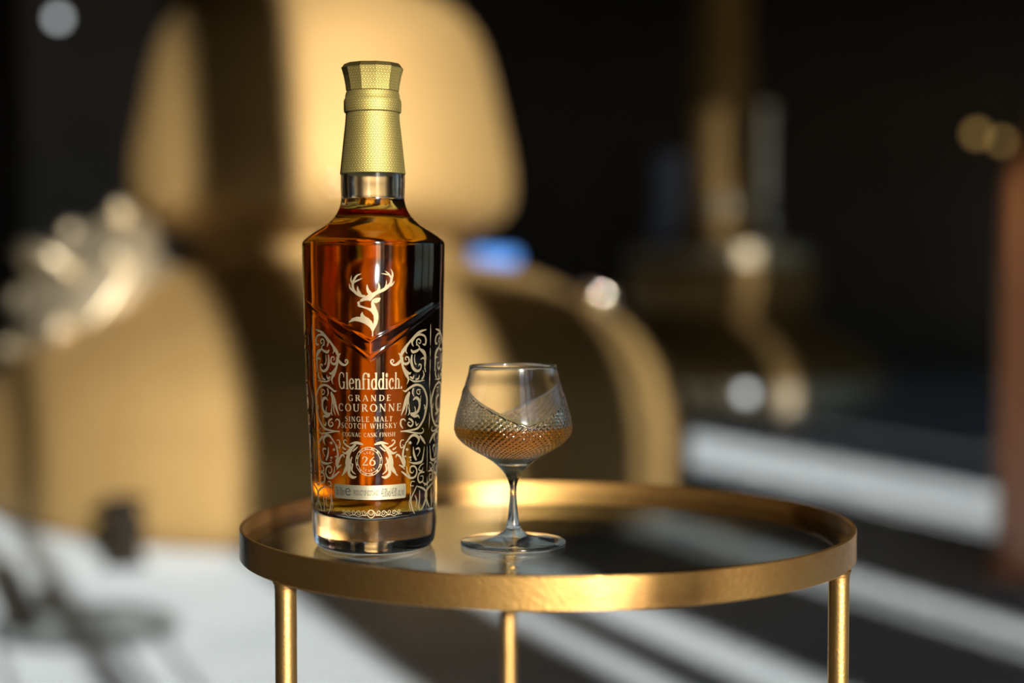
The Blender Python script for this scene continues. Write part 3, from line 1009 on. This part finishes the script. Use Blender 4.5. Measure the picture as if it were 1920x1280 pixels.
def arc_word(text, r, a_mid, span, h):
    out = []
    n = len(text)
    for i, ch in enumerate(text):
        a = radians(a_mid + span / 2 - span * (i + 0.5) / n) if a_mid > 0 else radians(a_mid - span / 2 + span * (i + 0.5) / n)
        ux_, uz_ = cos(a), sin(a)
        sg = 1 if a_mid > 0 else -1
        wch = h * 0.85
        for q in word(ch, -wch / 2, wch / 2, -h / 2, h):
            out.append(tuple((bs + ux_ * (r + sg * y) + sg * x * uz_, bz + uz_ * (r + sg * y) - sg * x * ux_) for x, y in q))
    return out
badge += arc_word('AGED', br * 0.62, 90, 84, br * 0.17)
badge += arc_word('YEARS', br * 0.62, -90, 92, br * 0.17)
flat_to_bottle('age_badge', badge, M['print'], bottle)

def mirror(polys, s0): return [tuple((2 * s0 - p[0], p[1]) for p in q) for q in polys]
fz = trace(570, 810, 7.11)
spray = []
for pts, ws in (
    ([(790, 165), (700, 140), (610, 155)], [18, 40, 8]), ([(690, 160), (620, 230), (560, 280), (508, 260)], [30, 46, 34, 8]),
    ([(620, 205), (560, 170), (530, 125), (555, 100), (568, 125)], [20, 24, 18, 14, 8]), ([(560, 230), (530, 215), (512, 190)], [26, 20, 6]),
    ([(655, 200), (600, 290), (575, 390), (570, 490), (500, 582)], [24, 46, 56, 44, 8]), ([(600, 320), (612, 450), (600, 550), (650, 600), (700, 592)], [20, 40, 46, 40, 14]),
    ([(650, 420), (640, 510), (690, 560)], [22, 24, 10]), ([(640, 330), (625, 400), (655, 440)], [20, 22, 8]), ([(560, 460), (530, 530), (520, 580)], [22, 18, 6]),
    ([(650, 255), (690, 220), (720, 190)], [18, 20, 8])):
    spray += stroke(fz, 7.11, pts, ws)
flat_to_bottle('badge_spray', spray, M['print'], bottle)
flat_to_bottle('badge_spray', mirror(spray, bs), M['print'], bottle)

# --- scrollwork panel on the right face, mirrored about its spine and about the ridge
fa, fb, fc = trace(730, 580, 10.667), trace(730, 690, 10.667), trace(730, 800, 6.733)
half = []
A_ = [
    ([(740, 400), (600, 450), (480, 560), (380, 680), (290, 810), (235, 920), (255, 1080), (290, 1200), (340, 1330)], [20, 56, 46, 50, 76, 64, 46, 56, 50]),
    ([(240, 1000), (170, 1080), (90, 1110), (30, 1060), (40, 1010), (75, 1008), (85, 1045), (62, 1058)], [50, 58, 40, 34, 28, 24, 18, 12]),
    ([(480, 740), (450, 650), (520, 540), (610, 500), (700, 530), (730, 620), (710, 700), (660, 690)], [16, 50, 50, 44, 44, 56, 50, 16]),
    ([(550, 720), (545, 620), (590, 590), (628, 640), (600, 680), (580, 650)], [34, 36, 32, 28, 22, 12]),
    ([(430, 800), (470, 850), (560, 820), (600, 760), (560, 700)], [24, 60, 50, 36, 22]),
    ([(450, 900), (440, 1050), (480, 1180), (560, 1230), (620, 1190), (632, 1110), (590, 1095), (585, 1140)], [30, 64, 66, 56, 42, 34, 26, 14]),
    ([(510, 900), (500, 1000), (520, 1090), (550, 1085)], [14, 30, 28, 10]),
    ([(265, 950), (270, 1060), (330, 1090), (390, 1050), (380, 960), (330, 950), (320, 1000), (350, 1010)], [30, 48, 50, 44, 36, 28, 22, 10]),
    ([(590, 780), (690, 860), (720, 980), (705, 1100), (720, 1250)], [30, 90, 56, 46, 30]),
    ([(620, 1000), (680, 970), (720, 1050), (700, 1200)], [14, 40, 40, 20]),
    ([(350, 740), (328, 840), (362, 880)], [14, 26, 8]),
    ([(180, 870), (215, 905), (260, 880)], [10, 40, 16]), ([(200, 960), (230, 930), (250, 960)], [8, 30, 10]),
]
B_ = [
    ([(290, 0), (340, 120), (380, 220), (350, 320)], [56, 70, 46, 12]), ([(300, 20), (400, 110), (432, 70)], [40, 46, 8]),
    ([(400, 215), (480, 260), (580, 262), (700, 240)], [12, 34, 34, 14]), ([(410, 170), (470, 200), (490, 125)], [30, 50, 8]),
    ([(520, 225), (580, 205), (600, 130)], [28, 40, 8]), ([(640, 230), (690, 140), (668, 40)], [36, 50, 10]),
    ([(270, 440), (320, 462), (400, 400), (500, 340), (600, 340), (680, 400), (730, 520), (752, 640), (742, 760), (720, 880), (690, 1000), (640, 1100), (560, 1200), (420, 1240), (220, 1260)],
     [12, 40, 48, 48, 48, 48, 56, 56, 60, 66, 56, 56, 48, 36, 12]),
    ([(400, 470), (340, 600), (300, 760), (235, 945)], [36, 70, 70, 10]), ([(405, 480), (360, 700), (340, 850), (310, 940)], [16, 28, 30, 8]), ([(410, 490), (375, 640), (402, 770)], [18, 40, 8]),
    ([(380, 760), (402, 880), (370, 945)], [16, 40, 8]),
    ([(620, 430), (560, 430), (548, 490), (590, 522), (612, 470), (582, 462)], [22, 26, 24, 24, 18, 10]), ([(480, 400), (460, 490), (495, 565)], [36, 34, 10]),
    ([(470, 640), (530, 590), (590, 640), (602, 760), (560, 870), (480, 910), (420, 900)], [20, 56, 66, 66, 66, 56, 30]), ([(630, 540), (620, 640), (592, 840)], [10, 22, 8]),
    ([(500, 760), (522, 840), (490, 900)], [14, 30, 10]), ([(420, 920), (500, 960), (570, 950), (602, 1005)], [30, 56, 46, 8]),
    ([(320, 1060), (290, 1020), (232, 1040), (225, 1130), (270, 1205)], [14, 28, 34, 38, 14]),
    ([(380, 1010), (440, 1035), (470, 1100), (430, 1160), (370, 1130), (380, 1080), (420, 1090)], [30, 44, 44, 38, 30, 24, 12]),
    ([(520, 1060), (540, 1140), (580, 1100)], [14, 40, 12]), ([(690, 720), (712, 790), (690, 820)], [14, 40, 10]),
]
C_ = [
    ([(140, 62), (200, 55), (290, 70), (400, 80), (432, 40), (408, 12)], [8, 18, 20, 20, 15, 6]), ([(215, 195), (280, 112), (340, 110), (372, 160), (345, 225)], [20, 34, 40, 38, 8]),
    ([(380, 110), (420, 160), (452, 212)], [30, 40, 16]), ([(185, 165), (150, 170), (135, 220), (150, 265), (178, 245), (165, 220)], [8, 16, 18, 16, 12, 6]),
    ([(212, 190), (180, 280), (170, 360), (190, 440), (192, 505)], [14, 28, 32, 38, 20]), ([(82, 385), (92, 350), (130, 370), (160, 430), (182, 505)], [12, 22, 28, 32, 18]),
    ([(120, 480), (160, 500), (192, 535)], [8, 24, 8]), ([(300, 250), (310, 350), (340, 420)], [8, 38, 26]), ([(330, 280), (370, 270), (382, 310), (350, 370)], [16, 28, 18, 10]),
    ([(240, 440), (320, 460), (400, 440), (422, 380), (440, 250)], [6, 28, 36, 28, 10]),
    ([(150, 560), (200, 600), (260, 642), (320, 630), (346, 560), (320, 500), (270, 502), (260, 560), (290, 580), (308, 550)], [14, 28, 28, 28, 26, 24, 20, 18, 14, 8]),
    ([(215, 495), (225, 570), (260, 622)], [8, 20, 16]), ([(432, 460), (390, 490), (370, 540), (410, 552), (420, 510)], [10, 18, 20, 16, 8]),
    ([(440, 570), (380, 580), (358, 650), (380, 700), (420, 680), (422, 622), (390, 622)], [16, 26, 26, 24, 20, 14, 8]),
    ([(320, 690), (280, 690), (268, 740), (306, 742)], [10, 16, 16, 8]), ([(350, 735), (310, 820), (270, 920), (290, 1040), (320, 1095)], [10, 18, 20, 20, 6]),
    ([(265, 760), (262, 880), (250, 980), (270, 1060)], [6, 12, 12, 6]), ([(350, 750), (430, 780), (470, 850), (440, 960), (400, 1050)], [10, 28, 34, 34, 10]),
    ([(380, 800), (380, 900), (370, 1000), (380, 1062)], [12, 24, 24, 8]), ([(440, 740), (496, 690), (500, 640)], [14, 18, 8]), ([(320, 860), (345, 930), (330, 1010)], [8, 22, 10]),
]
def star(f, x, y, r):
    P = []
    for i in range(10):
        a = i * pi / 5
        rr = r if i % 2 == 0 else r * 0.5
        P.append(f((x + rr * cos(a), y + rr * sin(a))))
    return P
for pts, ws in A_: half += stroke(fa, 10.667, pts, ws, 4)
for pts, ws in B_: half += stroke(fb, 10.667, pts, ws, 4)
for pts, ws in C_: half += stroke(fc, 6.733, pts, ws, 4)
for x, y, r in ((260, 200, 28), (222, 285, 24), (200, 372, 18), (262, 385, 22), (268, 420, 14)): half.append(star(fc, x, y, r))
spine_s = surf_at(806, 720)[0]
spine = []
for pts, ws, f, k in (
    ([(800, 290), (800, 450), (798, 600), (800, 720)], [20, 90, 76, 16], fa, 10.667), ([(800, 760), (800, 850), (800, 950)], [20, 80, 20], fa, 10.667), ([(800, 980), (800, 1080), (800, 1240)], [20, 70, 30], fa, 10.667),
    ([(790, 30), (790, 200), (785, 420)], [10, 100, 20], fb, 10.667), ([(830, 440), (845, 600), (830, 770)], [20, 80, 20], fb, 10.667), ([(820, 880), (830, 1000), (820, 1200)], [20, 90, 30], fb, 10.667),
    ([(478, 240), (478, 330), (484, 420), (478, 560)], [14, 30, 26, 12], fc, 6.733), ([(490, 620), (490, 720), (490, 860)], [10, 40, 14], fc, 6.733), ([(484, 900), (480, 960), (476, 1040)], [10, 34, 8], fc, 6.733)):
    P = stroke(f, k, pts, ws, 5)
    spine += [tuple((p[0] * 0.4 + spine_s * 0.6, p[1]) for p in q) for q in P]
panel = half + mirror(half, spine_s) + spine
flat_to_bottle('scroll_panel', panel, M['print'], bottle)
flat_to_bottle('scroll_panel', mirror(panel, -0.0008), M['print'], bottle)

# --- bottom border: chain of little scrolls at the foot of the front
border = []
zb0 = surf_at(694, 962)[1]
def spiral(s, z, r, d, sg=1):
    P = []
    for i in range(22):
        a = i / 21 * 2.6 * pi
        rr = r * (1 - 0.8 * i / 21)
        P.append((s + sg * rr * cos(a + d), z + rr * sin(a + d)))
    return strip_poly(P, [0.0006 - 0.0003 * i / 21 for i in range(22)])
border += spiral(0, zb0, 0.0028, -pi / 2, 1) + spiral(0, zb0, 0.0028, -pi / 2, -1)
for i in range(1, 6):
    for sg in (-1, 1):
        s = sg * (0.0048 + 0.0036 * (i - 1))
        border += spiral(s, zb0 + (0.0004 if i % 2 else -0.0002), 0.0019 - 0.0001 * i, pi * (i % 2), sg)
        q = cr([(s - 0.0024, zb0 - 0.0012), (s, zb0 - 0.0022 + 0.0008 * (i % 2)), (s + 0.0024, zb0 - 0.0012)], 5)
        border += strip_poly(q, [0.0004] * len(q))
flat_to_bottle('foot_border', border, M['print'], bottle)

# --- the metal label strip and its small print
zt, zbm = surf_at(694, 910)[1], surf_at(694, 937)[1]
sl, sr = surf_at(628, 918)[0], surf_at(760.5, 918)[0]
rc = 0.0010
poly = []
for cx_, cz_, a0 in ((sr - rc, zt - rc, 0), (sl + rc, zt - rc, 90), (sl + rc, zbm + rc, 180), (sr - rc, zbm + rc, 270)):
    for k in range(5):
        a = radians(a0 + k * 22.5)
        poly.append((cx_ + rc * cos(a), cz_ + rc * sin(a)))
strip = flat_to_bottle('label_strip', [poly], M['strip'], bottle, lift=0.00022)
def text_flat(body):
    cu = bpy.data.curves.new('tmp', 'FONT')
    cu.body = body
    ob = bpy.data.objects.new('tmp', cu)
    col.objects.link(ob)
    dg = bpy.context.evaluated_depsgraph_get()
    me = ob.evaluated_get(dg).to_mesh()
    polys = [[(me.vertices[v].co.x, me.vertices[v].co.y) for v in p.vertices] for p in me.polygons]
    ob.evaluated_get(dg).to_mesh_clear()
    bpy.data.objects.remove(ob)
    bpy.data.curves.remove(cu)
    return polys
def fit_text(body, pxl, pxr, f0, f1):
    polys = text_flat(body)
    xs = [p[0] for q in polys for p in q]
    ys = [p[1] for q in polys for p in q]
    a, b = surf_at(pxl, 918)[0], surf_at(pxr, 918)[0]
    z0, z1 = zbm + (zt - zbm) * f0, zbm + (zt - zbm) * f1
    return [[(a + (x - min(xs)) / (max(xs) - min(xs)) * (b - a), z0 + (y - min(ys)) / (max(ys) - min(ys)) * (z1 - z0)) for x, y in q] for q in polys]
for body, a, b, f0, f1 in (('70cl 700ml', 630.5, 646, 0.22, 0.80), ('e', 647.5, 658, 0.25, 0.78), ('PRODUCT OF SCOTLAND', 663.5, 709, 0.30, 0.66), ('43.8%vol 43.8% alc./vol', 715, 757.5, 0.18, 0.78)):
    flat_to_bottle('small_print', fit_text(body, a, b, f0, f1), M['ink'], strip, lift=0.00030)

# ------------------------------------------------------------------ whisky glass
GX, GY = 0.0007, 0.981
wglass = empty('whisky_glass', (GX, GY, SURF))
tag(wglass, 'stemmed crystal whisky glass with diamond-cut bowl, part filled with amber whisky', 'glass')
OUT = [(0.1135, 0.0272), (0.1130, 0.0275), (0.1120, 0.0276), (0.1000, 0.0308), (0.0900, 0.0338), (0.0800, 0.0365), (0.0745, 0.0372), (0.0700, 0.0361), (0.0655, 0.0325), (0.0605, 0.0255), (0.0553, 0.0164),
       (0.0510, 0.0105), (0.0467, 0.0064), (0.0423, 0.0038), (0.0377, 0.0024), (0.0330, 0.0021), (0.0270, 0.0025), (0.0200, 0.0031), (0.0140, 0.0040), (0.0108, 0.0050), (0.0085, 0.0072), (0.0066, 0.0105), (0.0052, 0.0170), (0.0042, 0.0250),
       (0.0036, 0.0318), (0.0031, 0.0328), (0.0018, 0.0332), (0.0005, 0.0329), (0.0, 0.0320)]
INN = [(0.1135, 0.0268), (0.1120, 0.0264), (0.1000, 0.0294), (0.0900, 0.0321), (0.0800, 0.0346), (0.0745, 0.0351), (0.0700, 0.0338), (0.0655, 0.0298), (0.0610, 0.0220), (0.0570, 0.0130), (0.0548, 0.0062), (0.0542, 0.0)]
LV = 0.0752
NG = 52 * 12
def dense(prof, zlo, zhi, step):
    tb = sorted(prof)
    out = []
    z = zhi
    while z > zlo:
        out.append((z, interp(z, tb)[0]))
        z -= step
    return out
def cut_top(a):
    d = abs(((a + radians(75)) % pi) - pi / 2) / (pi / 2)     # 0 at the V's point, 1 at its peak
    return 0.0770 + 0.0240 * d
def glass_outer(z, r, a, arc_l):
    """a: azimuth, 0 towards the viewer, positive to the right"""
    zt_ = cut_top(a)
    d = 0.0
    if z < zt_ + 0.0012 and z > 0.0535:
        m = smooth((zt_ - z) / 0.0008) * smooth((z - 0.0535) / 0.003)
        u = a / (2 * pi) * 52
        v = arc_l / 0.0038
        p_, q_ = cos(pi * (u + v)), cos(pi * (u - v))
        d = -m * min(1.0, r / 0.024) * (0.00042 * max(p_ ** 6, q_ ** 6) + 0.00013 * (p_ * p_ + q_ * q_))
        d += 0.00035 * exp(-((z - zt_) / 0.0006) ** 2)
    return r + d
def glass_mesh():
    vs, fs = [], []
    prof = [p for p in OUT if p[0] > 0.1115] + dense(OUT, 0.0530, 0.1110, 0.00042) + [p for p in OUT if p[0] < 0.0525]
    lo = [i for i, p in enumerate(prof) if p[0] < 0.0525][0]
    low = prof[lo:]
    q = cr([(a, b) for a, b in low[:-5]], 4) + low[-5:]
    prof = prof[:lo] + q
    arcs, L = [], 0.0
    for i, (z, r) in enumerate(prof):
        if i: L += sqrt((z - prof[i - 1][0]) ** 2 + (r - prof[i - 1][1]) ** 2)
        arcs.append(L)
    n = NG
    AN = [2 * pi * k / n - pi for k in range(n)]
    for (z, r), al in zip(prof, arcs):
        for a in AN:
            rr = glass_outer(z, r, a, al)
            vs.append((rr * sin(a), -rr * cos(a), z))
    for i in range(len(prof) - 1):
        for k in range(n):
            k2 = (k + 1) % n
            fs.append((i * n + k2, i * n + k, (i + 1) * n + k, (i + 1) * n + k2))
    b = (len(prof) - 1) * n
    fs.append(tuple(reversed([b + k for k in range(n)])))
    # inner wall down to the whisky surface
    inn = [p for p in INN if p[0] > 0.111] + dense(INN, LV + 0.0002, 0.1105, 0.002) + [(LV, interp(LV, sorted(INN))[0])]
    prev = 0
    for z, r in inn:
        base = len(vs)
        for a in AN:
            vs.append((r * sin(a), -r * cos(a), z))
        for k in range(n):
            k2 = (k + 1) % n
            fs.append((prev + k, prev + k2, base + k2, base + k))
        prev = base
    return mesh('crystal_body', vs, fs)
link('crystal_body', glass_mesh(), M['crystal'], wglass)
def glass_liquid():
    tb = sorted(INN)
    zs = [0.0542, 0.0543, 0.0545, 0.0548]
    z = 0.0556
    while z < LV - 0.0005:
        zs.append(z); z += 0.001
    zs.append(LV)
    prof = [(max(0.0, interp(z, tb)[0]), z) for z in zs]
    prof[0] = (0.0, zs[0])
    seg = 180
    me = lathe('whisky', prof, seg)
    me.polygons.foreach_set('use_smooth', [True] * len(me.polygons))
    last = len(me.polygons) - 1
    me.polygons[last].use_smooth = False
    set_ior(me, lambda p: 1.36 if p.index == last else 1.36 / 1.52)
    return me
link('whisky', glass_liquid(), M['whisky_glass'], wglass)
